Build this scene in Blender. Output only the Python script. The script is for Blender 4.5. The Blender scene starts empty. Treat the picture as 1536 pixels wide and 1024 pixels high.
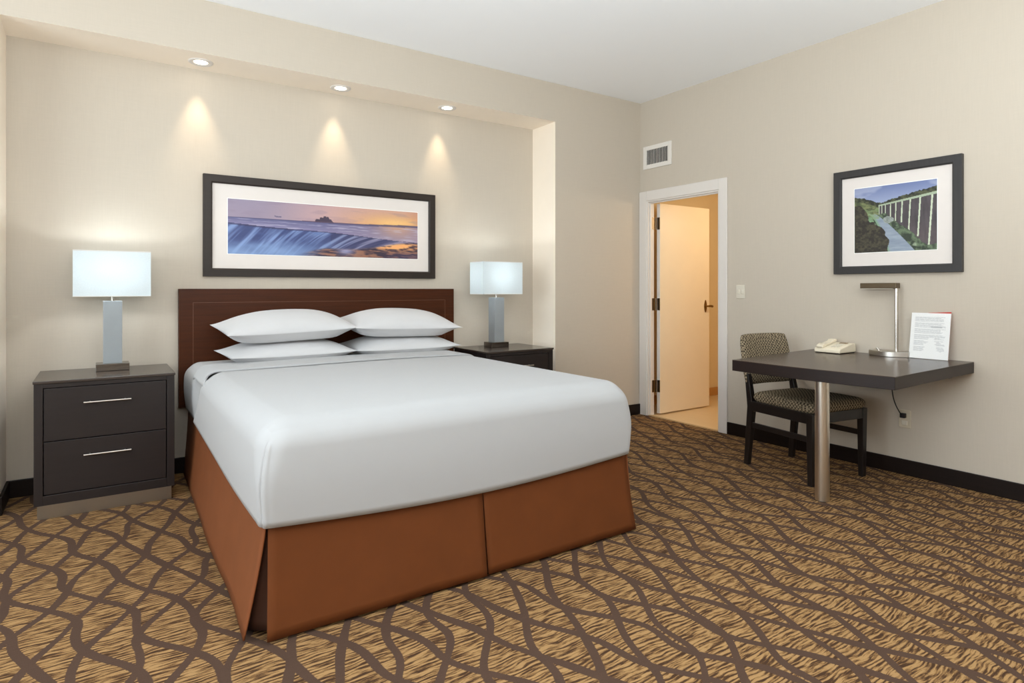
import bpy, bmesh, math, random
from mathutils import Vector, Matrix, Euler
PI = math.pi
C = bpy.context.scene.collection
random.seed(7)

# ------------------------------------------------------------------ materials
def lin(r, g=None, b=None):
    if g is None: r, g, b = r
    f = lambda c: (c/255/12.92) if c/255 <= .04045 else ((c/255+.055)/1.055)**2.4
    return (f(r), f(g), f(b), 1)

class NT:
    """tiny node-tree helper"""
    def __init__(s, name):
        s.m = bpy.data.materials.new(name); s.m.use_nodes = True
        s.t = s.m.node_tree; s.n = s.t.nodes; s.l = s.t.links
        s.bsdf = s.n['Principled BSDF']; s.out = s.n['Material Output']
    def add(s, typ, **kw):
        n = s.n.new(typ)
        for k, v in kw.items(): setattr(n, k, v)
        return n
    def link(s, a, b): s.l.new(a, b)
    def setin(s, sock, v):
        if isinstance(v, bpy.types.NodeSocket): s.l.new(v, sock)
        else: sock.default_value = v
    def math(s, op, a, b=0.0, c=0.0, clamp=False):
        n = s.n.new('ShaderNodeMath'); n.operation = op; n.use_clamp = clamp
        s.setin(n.inputs[0], a); s.setin(n.inputs[1], b)
        if op in ('MULTIPLY_ADD', 'SMOOTH_MIN', 'COMPARE', 'WRAP'): s.setin(n.inputs[2], c)
        return n.outputs[0]
    def mix(s, f, a, b):
        n = s.n.new('ShaderNodeMix'); n.data_type = 'RGBA'
        s.setin(n.inputs[0], f); s.setin(n.inputs[6], a); s.setin(n.inputs[7], b)
        return n.outputs[2]
    def obj(s): return s.add('ShaderNodeTexCoord').outputs['Object']
    def mapping(s, v, scale=(1, 1, 1), loc=(0, 0, 0), rot=(0, 0, 0)):
        n = s.add('ShaderNodeMapping'); s.l.new(v, n.inputs[0])
        n.inputs['Scale'].default_value = scale; n.inputs['Location'].default_value = loc
        n.inputs['Rotation'].default_value = rot
        return n.outputs[0]
    def noise(s, v, scale, detail=2, rough=.5):
        n = s.add('ShaderNodeTexNoise'); s.l.new(v, n.inputs['Vector'])
        n.inputs['Scale'].default_value = scale; n.inputs['Detail'].default_value = detail
        n.inputs['Roughness'].default_value = rough
        return n.outputs['Fac']
    def ramp(s, f, pts):
        n = s.add('ShaderNodeValToRGB'); s.l.new(f, n.inputs[0])
        e = n.color_ramp.elements
        while len(e) < len(pts): e.new(.5)
        for i, (p, c) in enumerate(pts): e[i].position = p; e[i].color = c
        return n.outputs[0]
    def smooth(s, v, a, b):
        n = s.add('ShaderNodeMapRange', interpolation_type='SMOOTHSTEP')
        s.l.new(v, n.inputs[0]); n.inputs[1].default_value = a; n.inputs[2].default_value = b
        return n.outputs[0]
    def bump(s, h, strength, dist=.002):
        n = s.add('ShaderNodeBump'); s.l.new(h, n.inputs['Height'])
        n.inputs['Strength'].default_value = strength; n.inputs['Distance'].default_value = dist
        s.l.new(n.outputs[0], s.bsdf.inputs['Normal'])
    def base(s, col, rough=.6, metal=0, spec=.5):
        s.setin(s.bsdf.inputs['Base Color'], col); s.setin(s.bsdf.inputs['Roughness'], rough)
        s.bsdf.inputs['Metallic'].default_value = metal
        s.bsdf.inputs['Specular IOR Level'].default_value = spec
        return s.m

def paint(name, c, rough=.6, var=.04, scale=30, bump=0.0, metal=0, spec=.5, stretch=(1, 1, 1), sheen=0):
    t = NT(name); o = t.mapping(t.obj(), stretch); n = t.noise(o, scale, 3)
    a = lin(*[max(0, q*(1-var)) for q in c]); b = lin(*[min(255, q*(1+var)) for q in c])
    t.base(t.mix(n, a, b), rough, metal, spec)
    if bump: t.bump(n, bump)
    if sheen: t.bsdf.inputs['Sheen Weight'].default_value = sheen
    return t.m

def wallpaper(name, c):
    t = NT(name); o = t.obj()
    n1 = t.noise(t.mapping(o, (1, 1, 26)), 12, 3); n2 = t.noise(t.mapping(o, (22, 22, 1)), 10, 2)
    f = t.math('MULTIPLY', t.math('ADD', n1, n2), .5)
    t.base(t.mix(f, lin(*[q*.965 for q in c]), lin(*[min(255, q*1.03) for q in c])), .75, 0, .25)
    t.bump(f, .12, .001)
    return t.m

def carpet(name):
    t = NT(name); o = t.obj()
    wob = t.noise(t.mapping(o, (.35, 1.2, 1)), 2.6, 0)
    wob2 = t.noise(t.mapping(o, (.35, 1.2, 1), (9.3, 4.1, 0)), 2.6, 0)
    sep = t.add('ShaderNodeSeparateXYZ'); t.link(o, sep.inputs[0])
    x, y = sep.outputs[0], sep.outputs[1]
    P = .172
    def fam(sgn, w, ph, amp, nz, width, wn):
        c = t.math('MULTIPLY_ADD', y, .42*sgn, x)
        pa = t.math('MULTIPLY_ADD', y, 2*PI/.41, t.math('MULTIPLY_ADD', x, 7.0*sgn, ph))
        s = t.math('SINE', pa)
        sl = t.math('MULTIPLY_ADD', t.math('COSINE', pa), amp*2*PI/.41, .42*sgn)      # local slope of the line
        wk = t.math('MULTIPLY_ADD', t.math('MULTIPLY', sl, sl), 1.1, .82)
        c = t.math('MULTIPLY_ADD', s, amp, c)
        c = t.math('MULTIPLY_ADD', t.math('SUBTRACT', w, .5), nz, c)
        # distance to nearest line
        d = t.math('PINGPONG', c, P/2)
        e = t.noise(t.mapping(o, (1, 1, 1), (wn, 0, 0)), 5, 1)
        wd = t.math('MULTIPLY_ADD', t.math('SUBTRACT', e, .5), .010, width)
        q = t.math('SUBTRACT', d, t.math('MULTIPLY', wd, wk))
        fine = t.math('MULTIPLY_ADD', t.math('SUBTRACT', t.noise(o, 90, 2), .5), .007, q)
        return t.smooth(fine, .0015, -.0015)
    A = fam(1, wob, .6, .017, .13, .0165, 3.0)
    B = fam(-1, wob2, 2.2, .018, .13, .0150, 17.0)
    line = t.math('MAXIMUM', A, B)
    warp = t.noise(t.mapping(o, (3, 3, 1)), 3, 1)
    yy = t.math('MULTIPLY_ADD', warp, .03, y)
    comb = t.add('ShaderNodeCombineXYZ'); t.link(x, comb.inputs[0]); t.link(yy, comb.inputs[1])
    st = t.noise(t.mapping(comb.outputs[0], (11, 92, 1)), 1.0, 3, .65)
    nap = t.noise(o, 420, 2)
    ph = t.noise(t.mapping(comb.outputs[0], (7, 26, 1), (3, 1, 0)), 1.0, 2)
    row = t.math('SINE', t.math('MULTIPLY_ADD', yy, 2*PI/.0165, t.math('MULTIPLY', ph, 16)))
    st = t.math('MULTIPLY_ADD', row, .065, st)
    st2 = t.math('MULTIPLY_ADD', t.math('SUBTRACT', nap, .5), .16, st)
    cell = t.ramp(st2, [(.41, lin(68, 48, 34)), (.49, lin(122, 91, 58)), (.57, lin(160, 126, 84))])
    lc = t.mix(nap, lin(66, 49, 40), lin(90, 70, 58))
    col = t.mix(line, cell, lc)
    t.base(col, .95, 0, .1)
    h = t.math('MULTIPLY_ADD', nap, .5, st)
    t.bump(h, .35, .004)
    return t.m

def wood(name, c1, c2, rough=.35, axis=0, spec=.5, coat=0):
    t = NT(name); o = t.obj()
    sc = [30, 30, 30]; sc[axis] = 1.6
    n = t.noise(t.mapping(o, tuple(sc)), 2.2, 4, .6)
    t.base(t.mix(n, lin(*c1), lin(*c2)), rough, 0, spec)
    t.bump(n, .012, .001)
    if coat: t.bsdf.inputs['Coat Weight'].default_value = coat; t.bsdf.inputs['Coat Roughness'].default_value = .2
    return t.m

def metal(name, c, rough=.3, stretch=(1, 1, 60)):
    t = NT(name); n = t.noise(t.mapping(t.obj(), stretch), 25, 2)
    r = t.math('MULTIPLY_ADD', n, .06, rough-.03)
    t.base(t.mix(n, lin(*[q*.94 for q in c]), lin(*c)), r, 1)
    return t.m

def houndstooth(name):
    t = NT(name); o = t.obj()
    w1 = t.add('ShaderNodeTexChecker'); t.link(o, w1.inputs['Vector']); w1.inputs['Scale'].default_value = 80
    w2 = t.add('ShaderNodeTexChecker'); t.link(t.mapping(o, (1, 1, 1), (.004, .004, .004), (0, 0, .78)), w2.inputs['Vector']); w2.inputs['Scale'].default_value = 160
    f = t.math('MULTIPLY_ADD', w2.outputs['Fac'], .35, t.math('MULTIPLY', w1.outputs['Fac'], .65))
    t.base(t.mix(f, lin(36, 29, 25), lin(166, 150, 124)), .95, 0, .1)
    t.bump(f, .3, .001)
    return t.m

def emit(name, c, s):
    t = NT(name); t.base(lin(*c), .5)
    t.setin(t.bsdf.inputs['Emission Color'], lin(*c)); t.bsdf.inputs['Emission Strength'].default_value = s
    n = t.noise(t.obj(), 10, 1); t.setin(t.bsdf.inputs['Base Color'], t.mix(n, lin(*c), lin(*[q*.98 for q in c])))
    return t.m

def shade_mat(name):
    t = NT(name); o = t.obj()
    n = t.noise(t.mapping(o, (1, 1, 1)), 160, 2)
    col = t.mix(n, lin(214, 220, 222), lin(228, 232, 233))
    t.base(col, .8, 0, .1)
    tr = t.add('ShaderNodeBsdfTranslucent'); t.link(col, tr.inputs[0])
    mx = t.add('ShaderNodeMixShader'); mx.inputs[0].default_value = .36
    t.link(t.bsdf.outputs[0], mx.inputs[1]); t.link(tr.outputs[0], mx.inputs[2])
    t.link(mx.outputs[0], t.out.inputs['Surface'])
    t.setin(t.bsdf.inputs['Emission Color'], lin(214, 234, 242)); t.bsdf.inputs['Emission Strength'].default_value = .05
    return t.m

def art_mat(name):
    t = NT(name); a = t.add('ShaderNodeVertexColor'); a.layer_name = 'Col'
    n = t.noise(t.obj(), 60, 2)
    hs = t.mix(t.math('MULTIPLY', n, .12), a.outputs[0], lin(128, 120, 118))
    t.base(hs, .45, 0, .3)
    return t.m

M = {}
M['wall'] = wallpaper('beige_wallpaper', (198, 187, 172))
M['reveal'] = paint('niche_reveal_paint', (250, 237, 220), .8, .01, 8, spec=.2)
M['ceiling'] = paint('ceiling_paint', (252, 253, 255), .9, .004, 5, spec=.1)
M['carpet'] = carpet('wave_carpet')
M['base'] = wood('dark_baseboard', (20, 13, 11), (34, 24, 20), .45, 1, .2)
M['white_trim'] = paint('white_trim_paint', (222, 215, 208), .45, .01, 8)
M['door'] = paint('door_cream_paint', (238, 220, 190), .5, .015, 6)
M['hall_wall'] = paint('warm_hall_paint', (230, 208, 168), .8, .015, 6)
M['hall_floor'] = wood('pale_wood_floor', (214, 184, 140), (232, 206, 164), .3, 1)
M['esp'] = wood('espresso_wood', (26, 20, 20), (38, 30, 29), .42, 0)
M['esp_top'] = wood('espresso_top', (56, 48, 44), (72, 62, 56), .22, 0)
M['desk_top'] = wood('desk_laminate_top', (52, 38, 31), (70, 53, 43), .26, 1, .4)
M['desk_edge'] = wood('desk_edge_wood', (26, 17, 15), (40, 27, 23), .42, 1, .35)
M['headboard'] = wood('mahogany_headboard', (48, 22, 9), (80, 39, 17), .36, 0, .18)
M['chair_wood'] = wood('black_chair_wood', (18, 14, 14), (34, 27, 25), .35, 2)
M['cotton'] = paint('white_cotton', (176, 176, 177), .9, .006, 14, spec=.15, sheen=.15)
M['pillow'] = paint('white_pillowcase', (205, 204, 205), .9, .008, 9, spec=.15, sheen=.15)
M['mattress'] = paint('mattress_ticking', (210, 208, 204), .9, .02, 30)
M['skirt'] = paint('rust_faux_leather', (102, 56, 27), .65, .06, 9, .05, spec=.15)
M['skirt_lit'] = paint('rust_faux_leather_lit', (124, 72, 42), .6, .06, 9, .05, spec=.2)  # same leather as the foot panels, lightened to stand in for side light
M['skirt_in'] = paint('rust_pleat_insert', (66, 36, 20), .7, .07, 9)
M['nickel'] = metal('brushed_nickel', (200, 194, 186), .3, (1, 1, 4))
M['plinth'] = metal('plinth_steel', (176, 168, 156), .38, (60, 1, 1))
M['steel'] = metal('column_steel', (240, 234, 224), .3, (8, 8, .1))
M['lampcol'] = paint('lamp_grey_enamel', (146, 151, 154), .3, .02, 20, spec=.6)
M['lampbase'] = metal('lamp_dark_chrome', (120, 112, 106), .18)
M['bronze'] = metal('bronze', (112, 98, 80), .35)
M['brass'] = metal('antique_brass', (150, 118, 66), .3)
M['shade'] = shade_mat('linen_shade')
M['bulb'] = emit('bulb_glow', (230, 244, 255), 6)
M['spotlens'] = emit('downlight_lens', (255, 244, 225), 9)
M['frame1'] = wood('charcoal_brown_frame', (38, 31, 27), (50, 41, 36), .45, 0, .3)
M['frame2'] = wood('charcoal_frame', (50, 48, 48), (62, 60, 59), .45, 2, .3)
M['mat'] = paint('picture_mat_board', (226, 218, 212), .9, .008, 20, spec=.1)
M['bevelcut'] = paint('mat_bevel', (250, 248, 244), .9, .005, 20)
M['art'] = art_mat('printed_picture')
M['fabric'] = houndstooth('houndstooth_upholstery')
M['vent'] = paint('vent_white', (228, 222, 214), .5, .01, 20)
M['dark'] = paint('dark_void', (22, 20, 19), .9, .05, 20)
M['plate'] = paint('ivory_plastic', (216, 208, 192), .4, .01, 20)
M['phone'] = paint('cream_plastic', (236, 224, 200), .4, .01, 20)
M['phone_grey'] = paint('taupe_plastic', (150, 130, 104), .5, .02, 20)
M['paper'] = paint('paper', (244, 244, 243), .6, .01, 20)
M['ink'] = paint('grey_print', (196, 198, 200), .8, .02, 60)
M['red'] = paint('red_card', (190, 52, 40), .5, .02, 20)
M['cord'] = paint('black_rubber', (20, 16, 14), .5, .02, 20)
def acrylic():
    t = NT('clear_acrylic'); n = t.noise(t.obj(), 5, 1)
    tr = t.add('ShaderNodeBsdfTransparent'); gl = t.add('ShaderNodeBsdfGlossy'); mx_ = t.add('ShaderNodeMixShader')
    t.setin(gl.inputs['Roughness'], t.math('MULTIPLY_ADD', n, .02, .04)); mx_.inputs[0].default_value = .05
    t.link(tr.outputs[0], mx_.inputs[1]); t.link(gl.outputs[0], mx_.inputs[2]); t.link(mx_.outputs[0], t.out.inputs['Surface'])
    return t.m
M['acrylic'] = acrylic()
def glass():
    t = NT('window_glass'); n = t.noise(t.obj(), 3, 1)
    tr = t.add('ShaderNodeBsdfTransparent'); t.setin(tr.inputs[0], t.mix(n, (.96, .98, .98, 1), (.94, .97, .97, 1)))
    t.link(tr.outputs[0], t.out.inputs['Surface']); return t.m
M['glass'] = glass()

# ------------------------------------------------------------------ mesh helpers
def BM(): return bmesh.new()
def box(bm, x0, x1, y0, y1, z0, z1, mtx=None):
    vs = [bm.verts.new((x, y, z)) for x in (x0, x1) for y in (y0, y1) for z in (z0, z1)]
    for f in ((0, 1, 3, 2), (4, 6, 7, 5), (0, 4, 5, 1), (2, 3, 7, 6), (0, 2, 6, 4), (1, 5, 7, 3)):
        bm.faces.new([vs[i] for i in f])
    if mtx: 
        for v in vs: v.co = mtx @ v.co
    return vs
def prism(bm, poly, z0, z1, f=None):
    """poly in xy, extruded in z; f maps (x,y,z)->Vector"""
    f = f or (lambda x, y, z: Vector((x, y, z)))
    a = [bm.verts.new(f(x, y, z0)) for x, y in poly]; b = [bm.verts.new(f(x, y, z1)) for x, y in poly]
    n = len(poly)
    bm.faces.new(a[::-1]); bm.faces.new(b)
    for i in range(n): bm.faces.new((a[i], a[(i+1) % n], b[(i+1) % n], b[i]))
def tube(bm, pts, r, n=16, caps=True):
    pts = [Vector(p) for p in pts]; rings = []
    rr = r if isinstance(r, (list, tuple)) else [r]*len(pts)
    up = Vector((0, 0, 1))
    for i, p in enumerate(pts):
        d = (pts[min(i+1, len(pts)-1)]-pts[max(i-1, 0)]).normalized()
        a = d.cross(up)
        if a.length < .05: a = d.cross(Vector((1, 0, 0)))
        a.normalize(); b = d.cross(a)
        rings.append([bm.verts.new(p+(a*math.cos(2*PI*k/n)+b*math.sin(2*PI*k/n))*rr[i]) for k in range(n)])
    for i in range(len(rings)-1):
        for k in range(n): bm.faces.new((rings[i][k], rings[i][(k+1) % n], rings[i+1][(k+1) % n], rings[i+1][k]))
    if caps: bm.faces.new(rings[0][::-1]); bm.faces.new(rings[-1])
def lathe(bm, prof, n=32, c=(0, 0, 0)):
    rings = [[bm.verts.new((c[0]+r*math.cos(2*PI*k/n), c[1]+r*math.sin(2*PI*k/n), c[2]+z)) for k in range(n)] for r, z in prof]
    for i in range(len(rings)-1):
        for k in range(n): bm.faces.new((rings[i][k], rings[i][(k+1) % n], rings[i+1][(k+1) % n], rings[i+1][k]))
    bm.faces.new(rings[0][::-1]); bm.faces.new(rings[-1])
def taper(bm, p0, p1, s0, s1, rot=0):
    """square-section bar from p0 to p1, half sizes s=(sx,sy)"""
    c, s = math.cos(rot), math.sin(rot); R = []
    for p, q in ((p0, s0), (p1, s1)):
        R.append([bm.verts.new((p[0]+c*a*q[0]-s*b*q[1], p[1]+s*a*q[0]+c*b*q[1], p[2])) for a, b in ((-1, -1), (1, -1), (1, 1), (-1, 1))])
    bm.faces.new(R[0][::-1]); bm.faces.new(R[1])
    for k in range(4): bm.faces.new((R[0][k], R[0][(k+1) % 4], R[1][(k+1) % 4], R[1][k]))
def grid(bm, us, vs, f, close=False):
    P = [[bm.verts.new(f(u, v)) for v in vs] for u in us]
    for i in range(len(us)-1):
        for j in range(len(vs)-1): bm.faces.new((P[i][j], P[i+1][j], P[i+1][j+1], P[i][j+1]))
    return P
def lins(a, b, n): return [a+(b-a)*i/n for i in range(n+1)]

def obj(name, bm, mat, parent=None, smooth=False, bevel=0, seg=2, solid=0, sub=0, fixn=True, kind=None):
    if fixn: bmesh.ops.recalc_face_normals(bm, faces=bm.faces[:])
    me = bpy.data.meshes.new(name); bm.to_mesh(me); bm.free()
    o = bpy.data.objects.new(name, me); C.objects.link(o)
    for m in (mat if isinstance(mat, (list, tuple)) else [mat]): me.materials.append(m)
    if parent: o.parent = parent
    if solid:
        m = o.modifiers.new('s', 'SOLIDIFY'); m.thickness = solid; m.offset = 0
    if bevel:
        m = o.modifiers.new('b', 'BEVEL'); m.width = bevel; m.segments = seg; m.limit_method = 'ANGLE'; m.angle_limit = math.radians(40)
        m.harden_normals = False
    if sub:
        m = o.modifiers.new('u', 'SUBSURF'); m.levels = sub; m.render_levels = sub
    if smooth:
        for p in me.polygons: p.use_smooth = True
        if smooth == 'auto':
            me.set_sharp_from_angle(angle=math.radians(38))
    if kind: o['kind'] = kind
    return o
def thing(name, label, cat, loc=(0, 0, 0), rz=0, group=None):
    o = bpy.data.objects.new(name, None); C.objects.link(o); o.empty_display_size = .1
    o.location = loc; o.rotation_euler = (0, 0, rz); o['label'] = label; o['category'] = cat
    if group: o['group'] = group
    return o
def tag(o, label, cat, group=None):
    o['label'] = label; o['category'] = cat
    if group: o['group'] = group
    return o
def dup(root, loc, rz=0, label=None):
    r = root.copy(); C.objects.link(r); r.location = loc; r.rotation_euler = (0, 0, rz)
    if label: r['label'] = label
    for ch in list(root.children):
        c = ch.copy(); C.objects.link(c); c.parent = r
        for g in ch.children:
            d = g.copy(); C.objects.link(d); d.parent = c
    return r

# ------------------------------------------------------------------ room shell
RX, BY, NY = 4.33, 4.20, 4.534      # right wall, back wall, niche back
NX0, NX1, NZ = -.43, 3.294, 2.65
H = 2.98
LX, FY = -2.7, -1.9
DY0, DY1, DH = 3.285, 4.11, 2.035
WT = .075
bm = BM(); box(bm, LX-.1, RX+.02, FY-.1, NY+.05, -.1, 0); obj('floor', bm, M['carpet'], kind='structure')
bm = BM(); box(bm, RX+.02, 7.2, 2.3, 4.6, -.1, 0); obj('floor', bm, M['hall_floor'], kind='structure')
bm = BM(); box(bm, LX-.1, RX+WT, FY-.1, NY+.1, H, H+.1); obj('ceiling', bm, M['ceiling'], kind='structure')
bm = BM()
box(bm, LX-.1, NX0, BY, NY+.15, 0, H)
box(bm, NX1, RX+WT, BY, NY+.15, 0, H)
box(bm, NX0, NX1, BY, NY+.15, NZ, H)
box(bm, NX0, NX1, NY, NY+.15, 0, NZ)
o = obj('wall_back', bm, [M['wall'], M['reveal']], kind='structure')
for p in o.data.polygons:
    c = p.center
    if abs(p.normal.z) > .9 and abs(c.z-NZ) < .01 and c.y < NY+.1 and abs(c.x-(NX0+NX1)/2) < .1: p.material_index = 1
    if abs(p.normal.x) > .9 and (abs(c.x-NX0) < .01 or abs(c.x-NX1) < .01) : p.material_index = 1
bm = BM()
box(bm, RX, RX+WT, FY-.1, DY0, 0, H); box(bm, RX, RX+WT, DY1, BY, 0, H); box(bm, RX, RX+WT, DY0, DY1, DH, H)
obj('wall_right', bm, M['wall'], kind='structure')
# left wall with a wide window, front (behind the camera) wall
WY0, WY1, WZ0, WZ1 = .1, 3.5, .75, 2.5
bm = BM()
box(bm, LX-.1, LX, FY-.1, WY0, 0, H); box(bm, LX-.1, LX, WY1, BY, 0, H)
box(bm, LX-.1, LX, WY0, WY1, 0, WZ0); box(bm, LX-.1, LX, WY0, WY1, WZ1, H)
obj('wall_left', bm, M['wall'], kind='structure')
bm = BM(); box(bm, LX, RX, FY-.1, FY, 0, H); obj('wall_front', bm, M['wall'], kind='structure')
bm = BM()
for a in (WY0, (WY0+WY1)/2-.025, WY1-.05): box(bm, LX-.08, LX-.02, a, a+.05, WZ0, WZ1)
for a in (WZ0, WZ1-.05): box(bm, LX-.08, LX-.02, WY0, WY1, a, a+.05)
w = obj('window_1', bm, M['white_trim'], kind='structure', bevel=.004)
bm = BM(); box(bm, LX-.055, LX-.05, WY0, WY1, WZ0, WZ1); obj('window_pane', bm, M['glass'], w)
# far room
FX, HB = 7.0, 4.47
bm = BM(); box(bm, FX, FX+.1, 2.3, HB+.1, 0, 2.4); obj('wall_hall_far', bm, M['hall_wall'], kind='structure')
bm = BM(); box(bm, RX+WT+.012, FX, HB, HB+.1, 0, 2.4); obj('wall_hall_back', bm, M['hall_wall'], kind='structure')
bm = BM(); box(bm, RX+WT, FX, 2.3, 2.4, 0, 2.4); obj('wall_hall_front', bm, M['hall_wall'], kind='structure')
bm = BM(); box(bm, RX+WT, RX+WT+.01, 2.4, DY0, 0, 2.3); box(bm, RX+WT, RX+WT+.01, DY1+.0, HB, 0, 2.3); box(bm, RX+WT, RX+WT+.01, DY0, DY1, DH, 2.3)
obj('wall_hall_near', bm, M['hall_wall'], kind='structure')
bm = BM(); box(bm, RX+WT, FX+.1, 2.3, HB+.1, 2.3, 2.4); obj('ceiling', bm, M['hall_wall'], kind='structure')
bm = BM(); box(bm, RX+WT+.012, FX, HB-.012, HB, 0, .09); obj('baseboard_hall', bm, paint('tan_baseboard', (190, 140, 78), .5), kind='structure', bevel=.003)

# baseboards
T = .016
bm = BM(); box(bm, RX-T, RX, FY, DY0-.075, 0, .10); obj('baseboard_right', bm, M['base'], kind='structure', bevel=.004)
bm = BM()
box(bm, NX1+.0, RX-.001, BY-T, BY, 0, .10); box(bm, LX, NX0, BY-T, BY, 0, .10)
box(bm, NX0, NX1, NY-T, NY, 0, .10); box(bm, NX0, NX0+T, BY, NY-T, 0, .10); box(bm, NX1-T, NX1, BY, NY-T, 0, .10)
obj('baseboard_back', bm, M['base'], kind='structure', bevel=.004)
bm = BM(); box(bm, LX, LX+T, FY+T, BY-T, 0, .10); obj('baseboard_left', bm, M['base'], kind='structure', bevel=.004)
bm = BM(); box(bm, LX, RX-T, FY, FY+T, 0, .10); obj('baseboard_front', bm, M['base'], kind='structure', bevel=.004)

# door casing + jamb
bm = BM()
cz = DH+.088
def casing(bm, x0, x1, a, b, c): # a: outer width left/right
    box(bm, x0, x1, DY1-.004+a, BY-.003, 0, cz); box(bm, x0, x1, DY0-b, DY0+.004-a, 0, cz); box(bm, x0, x1, DY0+.004-a, DY1-.004+a, DH-.004+a, cz)
casing(bm, RX-.018, RX, 0, .075, 0)
obj('trim_1', bm, M['white_trim'], kind='structure', bevel=.004)
bm = BM()
box(bm, RX-.008, RX+WT-.002, DY1-.018, DY1, 0, DH); box(bm, RX-.008, RX+WT+.010, DY0, DY0+.018, 0, DH); box(bm, RX-.008, RX+WT+.010, DY0+.018, DY1-.018, DH-.018, DH)
# door stop strips
box(bm, RX+.012, RX+.034, DY1-.03, DY1-.018, 0, DH-.018); box(bm, RX+.012, RX+.034, DY0+.018, DY0+.03, 0, DH-.018); box(bm, RX+.012, RX+.034, DY0+.03, DY1-.03, DH-.03, DH-.018)
obj('trim_2', bm, M['white_trim'], kind='structure', bevel=.002)
bm = BM(); box(bm, RX-.004, RX+.022, DY0+.018, DY1-.018, -.001, .006)
obj('trim_3', bm, paint('threshold_tan', (190, 160, 118), .5), kind='structure')

# door leaf, opened 90 degrees into the hall
dx0, dx1, dyf = 4.441, 5.163, 4.05
bm = BM(); box(bm, dx0, dx1, dyf, dyf+.042, .012, DH-.022)
door = obj('door_1', bm, M['door'], kind='structure', bevel=.003)
bm = BM(); box(bm, dx0-.0015, dx0, dyf+.003, dyf+.039, .014, DH-.024)
obj('door_edge', bm, M['white_trim'], door)
for z in (.215, .995, 1.765):
    bm = BM(); box(bm, dx0-.004, dx0-.0015, dyf+.001, dyf+.032, z, z+.115)
    box(bm, 4.372, 4.403, DY1-.021, DY1-.018, z, z+.115)
    tube(bm, [(dx0-.019, DY1-.022, z), (dx0-.019, DY1-.022, z+.115)], .0075, 10)
    obj('hinge', bm, M['bronze'], door, smooth='auto')
bm = BM()
hx, hz = 5.10, 1.025
# pointed-oval escutcheon with a round lever
pts = []
for k in range(24):
    a = 2*PI*k/24; pts.append((hx+.02*math.cos(a)*(1-.35*abs(math.sin(a))), hz+.062*math.sin(a)))
prism(bm, pts, 0, .006, lambda x, y, z: Vector((x, dyf-z, y)))
tube(bm, [(hx, dyf-.004, hz), (hx, dyf-.045, hz)], .009, 12)
tube(bm, [(hx-.012, dyf-.045, hz), (hx+.02, dyf-.048, hz+.002), (hx+.055, dyf-.045, hz-.002), (hx+.062, dyf-.044, hz-.002)], [.010, .011, .012, .008], 12)
obj('door_handle', bm, M['brass'], door, smooth='auto')

# ------------------------------------------------------------------ air vent
v = thing('air_vent', 'white louvred air vent high on the wall above the door', 'vent', (RX, 3.98, 2.44))
bm = BM(); y0, y1, z0, z1 = -.172, .172, -.108, .108
for a in ((y0, y0+.04, z0, z1), (y1-.04, y1, z0, z1), (y0+.04, y1-.04, z0, z0+.04), (y0+.04, y1-.04, z1-.04, z1)): box(bm, -.012, 0, *a)
obj('frame', bm, M['vent'], v, bevel=.003)
bm = BM(); box(bm, -.002, -.0005, y0+.03, y1-.03, z0+.03, z1-.03); obj('backing', bm, M['dark'], v)
for k in range(14):
    yy = y0+.049+k*(.246/13)
    bm = BM(); m = Matrix.Translation((-.006, yy, 0)) @ Matrix.Rotation(math.radians(12), 4, 'Z')
    box(bm, -.003, .003, -.0013, .0013, z0+.038, z1-.038, m); obj('slat', bm, M['vent'], v)

# ------------------------------------------------------------------ light switch
s = thing('light_switch', 'small ivory light switch on the wall beside the door', 'switch', (RX, 3.087, 1.175))
bm = BM(); box(bm, -.007, 0, -.04, .04, -.055, .055); obj('plate', bm, M['plate'], s, bevel=.003)
for a in (-.016, .016):
    bm = BM(); box(bm, -.012, -.0065, a-.008, a+.008, -.017, .017, Matrix.Rotation(.04, 4, 'Y')); obj('rocker', bm, M['plate'], s, bevel=.0015)

# ------------------------------------------------------------------ outlet and cord
s = thing('power_outlet', 'beige outlet with a black plug on the wall below the desk', 'outlet', (RX, 1.865, .36))
bm = BM(); box(bm, -.006, 0, -.036, .036, -.058, .058); obj('plate', bm, paint('beige_plastic', (206, 194, 172), .5), s, bevel=.003)
bm = BM(); box(bm, -.009, -.005, -.017, .017, -.04, -.010); obj('socket', bm, M['plate'], s, bevel=.002)
# ------------------------------------------------------------------ downlights
def downlight():
    t = thing('recessed_downlight', '', 'ceiling light', group='recessed downlights in the niche')
    bm = BM(); n = 36
    prof = [(.040, -.001), (.044, -.004), (.066, -.007), (.072, -.004), (.073, 0)]
    rings = [[bm.verts.new((r*math.cos(2*PI*k/n), r*math.sin(2*PI*k/n), z)) for k in range(n)] for r, z in prof]
    for i in range(len(rings)-1):
        for k in range(n): bm.faces.new((rings[i][k], rings[i][(k+1) % n], rings[i+1][(k+1) % n], rings[i+1][k]))
    obj('trim_ring', bm, M['white_trim'], t, smooth=True)
    bm = BM(); lathe(bm, [(.001, -.0055), (.026, -.0050), (.041, -.0018), (.041, -.0005)], 32); obj('lens', bm, M['spotlens'], t, smooth=True)
    return t
SP = [(.551, 4.369, 'leftmost'), (1.46, 4.369, 'middle'), (2.327, 4.369, 'rightmost')]
LB = ['round recessed downlight at the left of the niche soffit, nearest the left lamp', 'round recessed downlight in the middle of the niche soffit above the wave picture',
      'round recessed downlight at the right of the niche soffit, nearest the right lamp']
d0 = downlight()
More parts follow.
